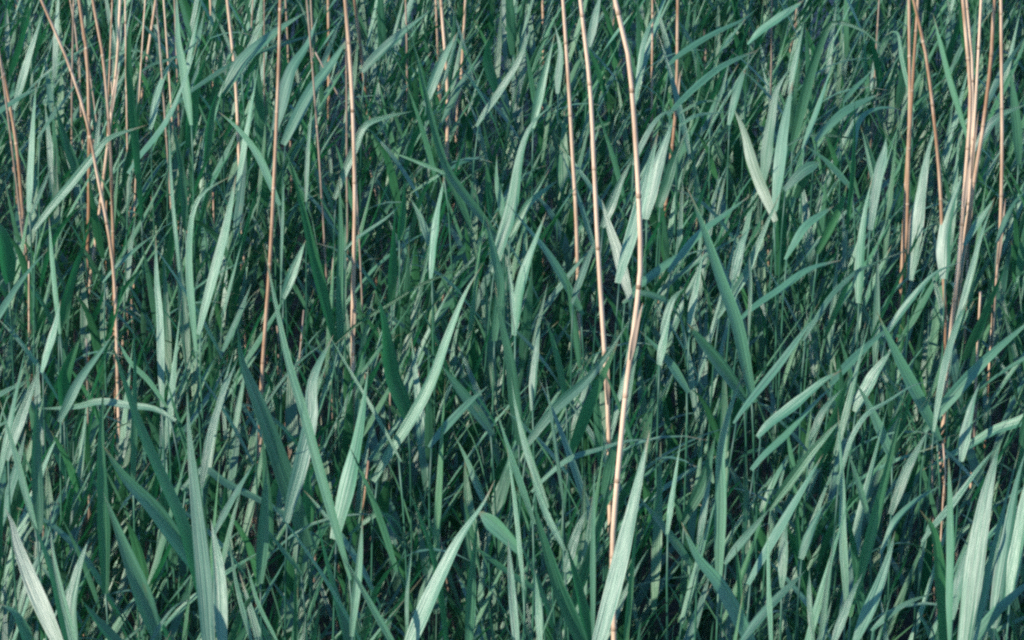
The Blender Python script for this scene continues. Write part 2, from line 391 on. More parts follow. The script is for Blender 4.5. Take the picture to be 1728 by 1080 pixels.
# green blades: window, points from base to tip, width in window pixels, tone (L lit, T turned from the sun, G fresh green, P grey), label or ''
LEAF = [
 ('A', [(60,320),(95,200),(150,30)], 28, 'L', ''),
 ('A', [(780,275),(830,200),(930,110),(1040,35)], 44, 'L', ''),
 ('A', [(650,305),(800,210),(950,150),(1160,88)], 17, 'L', ''),
 ('A', [(945,380),(985,240),(1040,150),(1075,50)], 45, 'L', ''),
 ('A', [(985,430),(1050,310),(1110,230),(1180,120)], 42, 'L', ''),
 ('A', [(480,520),(530,460),(580,380),(640,230),(670,130)], 20, 'L', ''),
 ('A', [(515,400),(540,290),(585,190)], 26, 'L', ''),
 ('A', [(638,355),(622,240),(602,130),(595,-40)], 30, 'L', ''),
 ('A', [(470,640),(448,400),(435,250),(437,120),(460,20)], 26, 'G', ''),
 ('A', [(165,710),(250,610),(330,510),(372,465),(500,420)], 30, 'L', 'pale blade folding over to the right in front of the crossing dry trio'),
 ('A', [(655,1090),(640,900),(645,760),(662,690),(700,640),(790,590)], 26, 'L', 'bright blade rising straight then hooking over to the right, left of centre'),
 ('A', [(690,1050),(730,900),(765,760),(797,590)], 34, 'L', 'pale pointed blade just right of the hooked bright blade'),
 ('A', [(600,860),(580,640),(570,420),(577,370)], 14, 'L', ''),
 ('A', [(622,720),(610,560),(580,390)], 28, 'T', ''),
 ('A', [(922,640),(870,520),(800,430),(735,375)], 27, 'L', ''),
 ('A', [(197,1070),(180,900),(165,730)], 18, 'L', ''),
 ('A', [(210,1070),(245,930),(290,800),(307,700)], 34, 'G', ''),
 ('A', [(545,1300),(540,1080),(530,950),(525,790)], 27, 'L', ''),
 ('A', [(1105,1060),(1060,880),(1020,700),(973,520)], 40, 'G', 'dark green broad blade leaning left behind the tall left dry stem'),
 ('A', [(972,960),(1000,890),(1032,810)], 36, 'L', ''),
 ('A', [(1145,1090),(1150,800),(1145,590)], 32, 'T', ''),
 ('A', [(950,870),(955,720),(958,590)], 10, 'L', ''),
 ('A', [(1035,630),(1040,500),(1057,330)], 16, 'L', ''),
 ('A', [(118,695),(150,620),(172,560)], 14, 'L', ''),
 ('A', [(100,650),(110,450),(122,270)], 24, 'L', ''),
 ('A', [(-20,1090),(50,980),(110,900),(165,840)], 26, 'L', ''),
 ('A', [(-30,400),(60,335),(150,285)], 17, 'L', ''),
 ('A', [(165,410),(230,320),(292,235)], 14, 'L', ''),
 ('A', [(390,905),(470,830),(540,780)], 15, 'L', ''),
 ('A', [(515,217),(600,190),(685,128)], 11, 'L', ''),
 ('A', [(405,178),(460,170),(500,190),(525,250)], 11, 'L', ''),
 ('A', [(848,145),(880,90),(915,35)], 13, 'L', ''),
 ('A', [(795,200),(755,110),(718,35)], 17, 'L', ''),
 ('A', [(20,900),(-5,780),(-40,740)], 60, 'G', ''),
 ('A', [(250,560),(210,450),(190,360)], 34, 'T', ''),
 ('A', [(700,480),(712,380),(745,280)], 30, 'G', ''),
 ('A', [(640,450),(655,300),(700,170)], 40, 'G', ''),
 ('B', [(295,320),(340,205),(390,110)], 32, 'L', ''),
 ('B', [(482,745),(400,640),(350,560),(310,430),(280,300),(240,140),(195,40)], 30, 'T', 'very long blue-green blade slanting up left through the star of blades'),
 ('B', [(352,585),(260,545),(158,508)], 15, 'L', 'S'),
 ('B', [(350,582),(410,548),(495,522)], 14, 'L', 'S'),
 ('B', [(352,575),(290,615),(215,665)], 13, 'L', 'S'),
 ('B', [(345,575),(390,650),(445,790)], 28, 'L', 'S'),
 ('B', [(310,890),(328,720),(350,590)], 26, 'L', ''),
 ('B', [(538,830),(580,700),(605,540),(630,450),(662,400),(725,345)], 46, 'L', 'large bright blade at centre whose narrow tip bends to the right'),
 ('B', [(598,745),(640,680),(735,605)], 25, 'L', ''),
 ('B', [(655,385),(680,270),(700,190),(722,110)], 31, 'L', ''),
 ('B', [(488,375),(540,300),(600,200),(645,80)], 24, 'L', ''),
 ('B', [(0,610),(45,500),(80,425),(150,395),(245,375)], 28, 'L', ''),
 ('B', [(55,805),(150,740),(205,685)], 12, 'L', ''),
 ('B', [(292,805),(270,740),(232,665)], 27, 'L', ''),
 ('B', [(593,1070),(610,960),(640,860),(692,715)], 37, 'L', ''),
 ('B', [(522,1090),(535,960),(515,860),(488,735)], 36, 'T', ''),
 ('B', [(582,1070),(570,950),(558,860)], 17, 'L', ''),
 ('B', [(50,1095),(180,1012),(300,945),(495,882)], 13, 'G', 'thin straight green blade lying nearly level across the middle left'),
 ('B', [(955,880),(990,760),(1030,600),(1070,440)], 46, 'L', ''),
 ('B', [(1040,690),(1070,560),(1105,450),(1120,400)], 44, 'L', ''),
 ('B', [(1000,520),(1040,440),(1085,385),(1150,368)], 20, 'L', ''),
 ('B', [(1085,660),(1120,540),(1165,440)], 40, 'T', ''),
 ('B', [(903,710),(940,620),(985,530)], 36, 'L', ''),
 ('B', [(962,960),(930,840),(900,750),(878,670)], 40, 'P', 'dull grey blade between the middle and longest central dry stems'),
 ('B', [(798,970),(830,880),(865,790)], 25, 'L', ''),
 ('B', [(1008,962),(1090,898),(1165,845),(1200,800)], 30, 'L', ''),
 ('B', [(1003,990),(1080,1008),(1120,1040),(1150,1085)], 22, 'T', ''),
 ('B', [(1093,1090),(1120,1010),(1160,970)], 25, 'L', ''),
 ('B', [(105,205),(200,120),(310,28)], 34, 'L', ''),
 ('B', [(782,1000),(700,860),(620,760),(555,680)], 30, 'T', ''),
 ('B', [(735,260),(742,170),(718,75)], 25, 'L', ''),
 ('B', [(998,310),(1020,150),(1062,35)], 17, 'L', ''),
 ('B', [(845,115),(860,50),(878,-30)], 30, 'L', ''),
 ('B', [(200,760),(210,660),(215,590)], 28, 'G', ''),
 ('B', [(170,980),(175,800),(185,690)], 34, 'G', ''),
 ('B', [(510,270),(490,200),(500,120)], 34, 'G', ''),
 ('B', [(870,420),(900,410),(905,380)], 20, 'G', ''),
 ('B', [(500,700),(495,620),(488,545)], 22, 'G', ''),
 ('B', [(540,690),(525,600),(525,520)], 26, 'L', ''),
 ('C', [(390,410),(430,250),(480,110),(512,72),(560,82),(620,110),(700,190)], 36, 'T', 'tall broad pale blade with its thin tip folded over right, upper right'),
 ('C', [(423,455),(470,330),(515,185)], 20, 'L', ''),
 ('C', [(278,570),(300,400),(320,300),(365,225)], 40, 'L', ''),
 ('C', [(318,650),(340,450),(372,270)], 40, 'L', ''),
 ('C', [(368,280),(395,150),(412,60)], 20, 'L', ''),
 ('C', [(168,378),(185,310),(212,232)], 26, 'L', ''),
 ('C', [(292,690),(240,560),(210,450),(172,365)], 40, 'P', ''),
 ('C', [(265,108),(330,60),(410,0)], 25, 'L', ''),
 ('C', [(-10,190),(100,120),(200,70),(255,25)], 21, 'L', ''),
 ('C', [(-10,345),(60,280),(140,220),(255,168)], 23, 'L', ''),
 ('C', [(45,392),(110,382),(175,376)], 13, 'L', ''),
 ('C', [(40,352),(90,340),(155,346)], 11, 'L', ''),
 ('C', [(495,425),(560,370),(670,315)], 31, 'L', ''),
 ('C', [(575,305),(620,260),(645,228)], 17, 'L', ''),
 ('C', [(583,480),(590,430),(620,385),(680,365),(745,372)], 18, 'L', 'small arched blade curling right, left of the right-hand dry pair'),
 ('C', [(640,730),(660,600),(680,520),(687,462)], 38, 'B', 'blunt-ended pale blade standing upright, left of the right-hand dry pair'),
 ('C', [(598,960),(605,820),(620,700),(642,590)], 35, 'L', ''),
 ('C', [(560,710),(575,520),(580,325)], 18, 'G', ''),
 ('C', [(778,870),(800,700),(820,560),(847,430)], 45, 'L', 'broad pale blade behind the arched dry stem at right'),
 ('C', [(715,1090),(800,980),(860,920),(955,878)], 25, 'L', ''),
 ('C', [(445,1085),(500,1000),(560,940),(600,910),(770,838)], 20, 'L', ''),
 ('C', [(235,1045),(330,980),(430,910),(535,878)], 23, 'L', ''),
 ('C', [(215,1250),(180,1090),(130,950),(80,800),(40,690),(12,630)], 46, 'T', 'long blue-green blade leaning left, just right of the longest dry stem'),
 ('C', [(155,1010),(210,930),(270,790),(332,645)], 30, 'L', ''),
 ('C', [(225,1090),(228,950),(225,840)], 13, 'L', ''),
 ('C', [(28,1080),(50,950),(72,840)], 27, 'L', ''),
 ('C', [(-10,870),(60,790),(150,720),(235,655)], 27, 'L', ''),
 ('C', [(952,425),(900,250),(845,45)], 21, 'L', ''),
 ('C', [(1000,490),(1060,400),(1165,350)], 30, 'L', ''),
 ('C', [(1035,340),(1080,240),(1165,110)], 21, 'L', ''),
 ('C', [(1132,510),(1125,400),(1108,240)], 34, 'T', ''),
 ('C', [(890,890),(900,760),(945,590)], 50, 'L', ''),
 ('C', [(928,1090),(960,970),(1010,790),(1052,675)], 23, 'L', ''),
 ('C', [(983,775),(1020,720),(1055,665)], 25, 'L', ''),
 ('C', [(1078,775),(1110,700),(1160,640)], 21, 'L', ''),
 ('C', [(378,605),(415,572),(462,548)], 38, 'B', ''),
 ('C', [(408,462),(480,455),(610,472)], 11, 'L', ''),
 ('C', [(542,605),(480,540),(405,485)], 21, 'T', ''),
 ('C', [(108,375),(140,280),(162,185)], 11, 'L', ''),
 ('C', [(378,825),(420,760),(510,695)], 27, 'L', ''),
 ('C', [(480,445),(530,390),(600,350)], 20, 'G', ''),
 ('C', [(770,330),(740,200),(725,110),(680,120)], 14, 'L', ''),
 ('C', [(640,600),(620,500),(600,420)], 14, 'L', ''),
 ('C', [(480,800),(530,700),(555,620)], 30, 'G', ''),
 ('C', [(180,900),(200,820),(230,760)], 34, 'L', ''),
 ('D', [(705,1100),(690,900),(665,650),(640,400),(630,240)], 60, 'L', 'largest blade, broad and upright with a sunlit right half, lower left'),
 ('D', [(752,1080),(740,850),(712,670)], 52, 'L', ''),
 ('D', [(690,500),(710,390),(750,260),(803,130)], 29, 'L', ''),
 ('D', [(1005,660),(940,470),(870,280),(815,140),(803,25)], 68, 'T', 'broad blade leaning left with a bright white tip and green shaded body'),
 ('D', [(988,590),(1020,470),(1050,330),(1058,200),(1125,50)], 56, 'L', ''),
 ('D', [(1140,710),(1080,500),(1030,320),(975,140),(930,-60),(888,-260)], 36, 'L', 'very long narrow blade leaning left across the lower left middle'),
 ('D', [(895,285),(990,160),(1130,50)], 11, 'L', ''),
 ('D', [(660,860),(620,700),(560,560),(480,380),(410,180),(365,40)], 44, 'G', 'long green blade leaning left with its right edge sunlit, lower left'),
 ('D', [(625,790),(520,640),(420,530),(345,420)], 60, 'T', ''),
 ('D', [(525,302),(440,290),(340,276),(250,294),(125,300)], 27, 'L', 'pale blade lying level toward the left edge, just below mid-height'),
 ('D', [(222,295),(270,200),(330,120),(388,40)], 37, 'L', ''),
 ('D', [(-30,270),(30,235),(100,200)], 18, 'L', ''),
 ('D', [(105,640),(60,470),(30,370),(-5,260)], 27, 'L', ''),
 ('D', [(245,1100),(190,900),(150,780),(105,670)], 60, 'G', ''),
 ('D', [(195,1080),(110,890),(60,760),(42,690),(15,630)], 60, 'P', 'broad greyish-white blade leaning left in the bottom left corner'),
 ('D', [(252,1080),(210,930),(177,770),(170,640)], 25, 'L', ''),
 ('D', [(248,1060),(242,970),(265,850),(302,735)], 46, 'L', 'short fat white leaf blade standing near the bottom left corner'),
 ('D', [(352,820),(345,600),(340,400),(350,210)], 46, 'G', ''),
 ('D', [(505,1010),(450,850),(380,660),(348,580)], 70, 'T', ''),
 ('D', [(130,650),(120,450),(125,250)], 44, 'T', ''),
 ('D', [(688,503),(760,550),(880,610),(1000,680),(1140,780)], 27, 'T', ''),
 ('D', [(95,1080),(50,990),(-10,955)], 46, 'T', ''),
 ('D', [(525,1060),(570,990),(610,955),(668,944)], 15, 'L', ''),
 ('D', [(840,1050),(800,900),(768,710)], 20, 'L', ''),
 ('D', [(925,1060),(870,950),(828,810)], 15, 'L', ''),
 ('D', [(542,260),(500,200),(440,140),(385,50)], 18, 'L', ''),
 ('D', [(450,480),(455,200),(448,-20)], 25, 'T', ''),
 ('D', [(995,1080),(995,900),(990,790)], 13, 'G', ''),
 ('D', [(38,425),(70,330),(100,250),(135,150)], 40, 'L', ''),
 ('D', [(158,120),(185,30),(205,-70)], 27, 'L', ''),
 ('D', [(400,1100),(330,1020),(275,945)], 44, 'G', ''),
 ('D', [(880,830),(890,650),(900,480)], 44, 'T', ''),
 ('D', [(1040,660),(1035,560),(1045,480)], 44, 'G', ''),
 ('D', [(215,300),(215,190),(270,60)], 44, 'G', ''),
 ('D', [(740,690),(790,600),(860,480)], 24, 'L', ''),
 ('D', [(990,820),(940,760),(890,690)], 18, 'T', ''),
 ('E', [(0,650),(40,490),(75,300),(97,115)], 58, 'L', 'tall pale spear-shaped blade below the thick straight dry stem'),
 ('E', [(172,435),(240,330),(310,200),(360,60),(420,-90),(478,-190)], 42, 'L', 'long pale blade leaning right, just left of the picture centre'),
 ('E', [(668,365),(730,290),(830,200),(900,110),(985,-20)], 40, 'L', 'pale blade leaning right toward the middle central dry stem'),
 ('E', [(785,420),(830,300),(890,170),(935,70)], 42, 'G', ''),
 ('E', [(698,525),(770,470),(880,435),(960,410),(1080,402)], 20, 'L', 'thin pale blade crossing level behind the longest dry stem'),
 ('E', [(868,1090),(920,900),(970,700),(1042,370)], 64, 'L', 'great pale blade in front of the foot of the longest dry stem'),
 ('E', [(240,1080),(320,900),(400,740),(480,620),(518,540)], 58, 'L', 'broad pale blade leaning right at the bottom, left of centre'),
 ('E', [(175,1090),(100,960),(5,790)], 25, 'L', ''),
 ('E', [(810,1090),(740,920),(690,760),(640,590)], 56, 'T', 'broad blue-green blade leaning left at bottom centre'),
 ('E', [(835,1080),(800,920),(758,750)], 42, 'G', ''),
 ('E', [(735,740),(690,650),(635,510)], 25, 'L', ''),
 ('E', [(675,570),(630,440),(590,290),(573,190)], 28, 'L', ''),
 ('E', [(632,630),(570,450),(518,290)], 25, 'L', ''),
 ('E', [(610,840),(585,600),(558,420)], 18, 'L', ''),
 ('E', [(475,590),(430,480),(378,380)], 27, 'L', ''),
 ('E', [(352,1070),(320,850),(270,680),(215,550)], 23, 'G', ''),
 ('E', [(205,280),(165,180),(140,0),(118,-90)], 58, 'G', 'dark green wide blade in shade, right of the thick straight dry stem'),
 ('E', [(575,745),(520,690),(462,645)], 56, 'B', ''),
 ('E', [(592,1080),(575,900),(563,730)], 31, 'L', ''),
 ('E', [(672,1080),(665,950),(648,820)], 27, 'L', ''),
 ('E', [(645,905),(560,850),(435,755)], 21, 'G', ''),
 ('E', [(850,980),(850,700),(856,470)], 21, 'L', ''),
 ('E', [(742,560),(710,330),(688,190)], 15, 'L', ''),
 ('E', [(752,250),(720,100),(688,-10)], 25, 'G', ''),
 ('E', [(485,350),(420,260),(335,150)], 40, 'T', ''),
 ('E', [(325,395),(420,290),(495,222)], 30, 'L', ''),
 ('E', [(898,530),(920,420),(955,340)], 40, 'T', ''),
 ('E', [(42,1010),(60,850),(72,670)], 31, 'L', ''),
 ('E', [(78,680),(130,652),(185,678),(215,750)], 18, 'T', ''),
 ('E', [(165,405),(90,270),(0,120),(-65,10)], 15, 'L', ''),
 ('E', [(1155,790),(1080,690),(995,590)], 31, 'T', ''),
 ('E', [(1108,670),(1130,520),(1153,360)], 21, 'L', ''),
 ('E', [(1150,210),(1090,120),(1005,35)], 31, 'T', ''),
 ('E', [(592,340),(570,150),(540,0),(518,-130)], 44, 'T', ''),
 ('E', [(648,260),(660,100),(672,-10)], 27, 'L', ''),
 ('E', [(1083,105),(1100,30),(1118,-50)], 30, 'L', ''),
 ('E', [(430,1060),(440,850),(462,640)], 38, 'T', ''),
 ('E', [(225,1060),(225,900),(240,740)], 14, 'L', ''),
 ('E', [(960,1070),(975,900),(1000,640)], 22, 'G', ''),
 ('E', [(770,800),(800,700),(830,640)], 36, 'L', ''),
 ('F', [(125,790),(130,600),(130,440),(160,300),(218,145)], 44, 'L', 'tall bright blade swelling midway, right of the longest dry stem, lower half'),
 ('F', [(858,310),(880,180),(910,60),(930,0),(965,-70)], 25, 'L', 'narrow pale blade in front of the foot of the right-hand bundle'),
 ('F', [(868,305),(960,200),(1050,110),(1160,15),(1210,-30)], 44, 'L', 'long broad blade leaning far right from the foot of the bundle'),
 ('F', [(1230,300),(1140,345),(1060,372),(960,430),(880,470),(800,512)], 37, 'L', 'pale blade entering from the right edge and pointing down left'),
 ('F', [(848,695),(920,610),(1000,500),(1080,405)], 25, 'L', ''),
 ('F', [(955,1080),(985,850),(1020,620),(1067,420)], 70, 'L', 'broadest pale spear-shaped blade standing near the bottom right corner'),
 ('F', [(1068,950),(1100,760),(1130,560),(1165,420)], 58, 'L', ''),
 ('F', [(1115,880),(1145,700),(1175,480)], 50, 'L', ''),
 ('F', [(985,1080),(1030,850),(1080,650),(1143,410)], 25, 'L', ''),
 ('F', [(995,1080),(1060,1000),(1152,910),(1220,850)], 44, 'L', 'broad blade leaning flat right in the bottom right corner'),
 ('F', [(905,1010),(908,800),(905,620),(897,460)], 27, 'L', 'upright narrow pale blade left of the broad bottom right spear'),
 ('F', [(685,1005),(760,955),(855,918)], 25, 'L', ''),
 ('F', [(690,745),(720,680),(790,610),(888,550)], 22, 'L', ''),
 ('F', [(605,1030),(660,900),(700,780),(717,710)], 50, 'L', ''),
 ('F', [(875,1080),(870,900),(850,720),(800,640)], 42, 'G', ''),
 ('F', [(220,1070),(130,900),(50,800),(-5,680)], 54, 'T', 'broad blue-green blade leaning left at the bottom, right of the longest stem'),
 ('F', [(220,1060),(300,960),(415,845)], 31, 'L', ''),
 ('F', [(300,1070),(292,850),(288,690)], 19, 'L', ''),
 ('F', [(442,1060),(430,940),(428,840)], 21, 'L', ''),
 ('F', [(468,1060),(490,880),(522,670)], 23, 'L', ''),
 ('F', [(548,860),(540,700),(540,560),(530,400),(524,290)], 31, 'L', 'upright narrow bright blade in the middle of the lower right quarter'),
 ('F', [(545,480),(570,400),(620,320),(700,270),(780,220),(865,204)], 19, 'L', 'thin pale blade arching over to the right toward the bundle foot'),
 ('F', [(625,660),(590,540),(557,440)], 23, 'L', ''),
 ('F', [(718,610),(760,500),(835,360)], 37, 'L', ''),
 ('F', [(590,890),(640,700),(690,500),(752,250)], 40, 'G', 'dark green blade leaning right, in the lower right quarter'),
 ('F', [(835,340),(770,210),(710,90),(655,-30)], 45, 'T', 'blue-green blade leaning left, left of the foot of the bundle'),
 ('F', [(608,258),(650,180),(705,100)], 44, 'L', ''),
 ('F', [(295,355),(390,280),(470,210),(540,168)], 36, 'L', ''),
 ('F', [(545,165),(610,100),(705,15)], 30, 'L', ''),
 ('F', [(278,455),(360,380),(440,290),(535,195)], 25, 'L', ''),
 ('F', [(325,590),(430,450),(535,335)], 36, 'T', ''),
 ('F', [(258,825),(330,700),(400,580),(475,450)], 34, 'L', ''),
 ('F', [(178,775),(240,700),(297,632)], 30, 'L', ''),
 ('F', [(20,640),(70,540),(112,385)], 44, 'T', ''),
 ('F', [(185,235),(110,130),(15,10)], 44, 'T', ''),
 ('F', [(215,290),(320,160),(400,50),(455,-20)], 27, 'L', ''),
 ('F', [(952,415),(975,300),(1003,210)], 40, 'L', ''),
 ('F', [(418,760),(450,680),(485,612)], 36, 'L', ''),
 ('F', [(338,850),(343,740),(352,670)], 36, 'L', ''),
 ('F', [(695,440),(640,310),(585,210)], 36, 'L', ''),
 ('F', [(918,970),(950,820),(975,730)], 37, 'L', ''),
 ('F', [(450,360),(480,300),(540,230)], 26, 'L', ''),
 ('F', [(200,1060),(190,900),(180,760)], 26, 'G', ''),
 ('F', [(390,760),(385,660),(400,590)], 18, 'G', ''),
 ('F', [(520,1060),(570,930),(610,850)], 34, 'L', ''),
 ('F', [(60,720),(80,600),(100,500)], 26, 'L', ''),
]

# ------------------------------------------------------------------ dry stems
def dry_reed(C, rad, weathered, label, group):
    root = add_obj('dry_reed', None)
    base = C[0]
    root.location = base
    tag(root, label, 'dry reed', group)
    C = C - base
    n = len(C)
    s = np.concatenate([[0], np.cumsum(np.linalg.norm(np.diff(C, axis=0), axis=1))])
    r = rad * np.interp(s / s[-1], [0, 0.6, 1.0], [1.08, 1.0, 0.72])
    mat = M_DRYGREY if weathered else M_DRY
    V, Q, UV = tube(C, r, 8)
    st = add_obj('stem', make_mesh('dry_stem', V, Q, UV, mat), root)
    # joints
    at = random.uniform(0.05, 0.15)
    while at < s[-1] - 0.05:
        c = np.array([np.interp(at, s, C[:, k]) for k in range(3)])
        c2 = np.array([np.interp(at + 0.006, s, C[:, k]) for k in range(3)])
        d = unit(c2 - c)
        rr = float(np.interp(at, s, r))
        J = np.array([c - d * 0.004, c - d * 0.0012, c + d * 0.0012, c + d * 0.004])
        V, Q, UV = tube(J, [rr * 1.01, rr * 1.13, rr * 1.10, rr * 1.01], 8)
        add_obj('joint', make_mesh('dry_joint', V, Q, UV, M_NODE), st)
        at += random.uniform(0.13, 0.22)
    # a scrap of old papery sheath
    if rad > 0.003 and random.random() < 0.7:
        k = random.randint(n // 3, 2 * n // 3)
        seg = C[k:k + 4]
        if len(seg) == 4:
            sh = [seg[0] + np.array([0, -r[k] * 1.1, 0]), seg[1] + np.array([r[k] * 0.6, -r[k] * 1.3, 0]), seg[2] + np.array([r[k] * 2.0, -r[k] * 1.8, 0])]
            V, Q, UV = blade(smooth_path(sh, 7), r[k] * 2.0, (0.1, -1, 0.2), 0.8, 0.5, 2)
            add_obj('sheath', make_mesh('dry_sheath', V, Q, UV, M_DRYGREY), root)
    return root

CANOPY = 1.24
dry_feet = []
for win, pts, w, weathered, label in DRY:
    P = px(win, pts)
    bx, by = P[-1]
    far_stub = (P[-1][1] - P[0][1]) < 60
    zlow = 0.85 if by > 1000 else (0.74 if not far_stub else 1.2)
    if 'longest and brightest' in label: zlow = 1.16
    if 'shows orange' in label or 'low in the shade' in label: zlow = 0.55
    if 'slanting from the top left' in label: zlow = 0.7
    if any(k in label for k in ('bundle', 'arched', 'rightmost', 'central stems')) and not weathered: zlow = 1.15
    low = on_level(bx, by, zlow)
    Y = low.y
    W = [on_wall(x, y, Y) for x, y in P][::-1]                   # foot to top
    lean = (W[1] - W[0]).normalized() if len(W) > 1 else Vector((0, 0, 1))
    foot = W[0] - Vector((lean.x / max(lean.z, .3), 0, 1)) * W[0].z * 0.96
    foot.x = W[0].x - (lean.x / max(lean.z, .3)) * W[0].z * 0.5
    foot.z = -0.03
    top_dir = (W[-1] - W[-2]).normalized()
    path = [foot, foot.lerp(W[0], 0.55)] + W
    if P[0][1] < 60:                                             # goes on above the frame
        path.append(W[-1] + top_dir * random.uniform(0.25, 0.45))
    for p_ in path[1:]:
        p_.y += random.uniform(-0.006, 0.006)
    rad = w / 2 * metres_per_pixel(Y) * 0.5 * (0.87 if not weathered else 0.78)
    dry_reed(smooth_path(path, max(14, len(path) * 4)), rad, weathered, label, 'dry reed stems of last year')
    dry_feet.append((foot.x, foot.y))

# ------------------------------------------------------------------ green reeds that can be told apart
COLW = ['by the left edge', 'far left', 'left', 'left of centre', 'at centre', 'right of centre', 'right', 'far right', 'by the right edge']
ROWW = ['along the top', 'near the top', 'in the upper half', 'just above mid-height', 'just below mid-height', 'in the lower half', 'near the bottom', 'along the bottom']
used_labels = {}

def auto_label(P, w, tone):
    (x0, y0), (x1, y1) = P[0], P[-1]
    dx, dy = x1 - x0, y0 - y1
    ln = math.hypot(dx, dy)
    ang = math.degrees(math.atan2(dy, dx))
    lean = ('drooping' if dy < -0.15 * ln else 'lying nearly level' if abs(dy) < 0.4 * ln else
            'upright' if 78 < ang < 102 else ('leaning right' if ang <= 78 else 'leaning left'))
    d0 = math.degrees(math.atan2(P[0][1] - P[1][1], P[1][0] - P[0][0])); d1 = math.degrees(math.atan2(P[-2][1] - P[-1][1], P[-1][0] - P[-2][0]))
    if abs((d0 - d1 + 180) % 360 - 180) > 38: lean += ', bent tip'
    size = ('long ' if ln > 150 else 'short ' if ln < 75 else '') + ('broad' if w >= 19 else 'slender' if w < 9 else 'narrow' if w < 13 else 'mid-width')
    col = {'L': 'pale', 'B': 'pale', 'T': 'blue-green', 'G': 'green', 'P': 'greyish'}[tone]
    mx, my = (x0 + x1) / 2, (y0 + y1) / 2
    cw = COLW[min(8, max(0, int(mx / 1728 * 9)))]; rw = ROWW[min(7, max(0, int(my / 1080 * 8)))]
    lab = f'{size} {col} reed blade {lean}, {rw}, {cw}'
    if lab not in used_labels:
        used_labels[lab] = (mx, my)
        return lab
    ox, oy = used_labels[lab]
    how = ('right-hand twin' if mx > ox else 'left-hand twin') if abs(mx - ox) > abs(my - oy) else ('lower twin' if my > oy else 'upper twin')
    lab2 = f'{size} {col} reed blade {lean}, {rw}, {cw}, {how}'
    n = 0
    while lab2 in used_labels:
        n += 1
        lab2 = f'{size} {col} reed blade {lean}, {rw}, {cw}, {["thinner","nearer","farther","darker"][n-1]} twin'
    used_labels[lab2] = (mx, my)
    return lab2

def rot_about(v, axis, a):
    return Matrix.Rotation(a, 3, axis) @ v

def leaf_on_stem(base, az, el0, el1, length, width, n=9, cols=2, twist=0.0, bend=1.3):
    """a free-growing blade: starts steep, bends outward; returns blade arrays"""
    h = np.array([math.cos(az), math.sin(az), 0.0])
    t = np.linspace(0, 1, n)
    el = el0 + (el1 - el0) * t ** bend
    step = length / (n - 1)
    d = np.cos(el)[:, None] * h + np.sin(el)[:, None] * np.array([0, 0, 1.0])
    C = np.array(base) + np.vstack([[0, 0, 0], np.cumsum(d[:-1] * step, axis=0)])
    nrm = -h * 0.8 + np.array([0, 0, 0.6])          # upper face looks up and back to the stem
    return blade(C, width, nrm, twist, 0.22, cols, random.uniform(0.22, 0.36))

def wind_az():
    return random.gauss(-0.15, 1.05)                # blades stream to the right (+X)

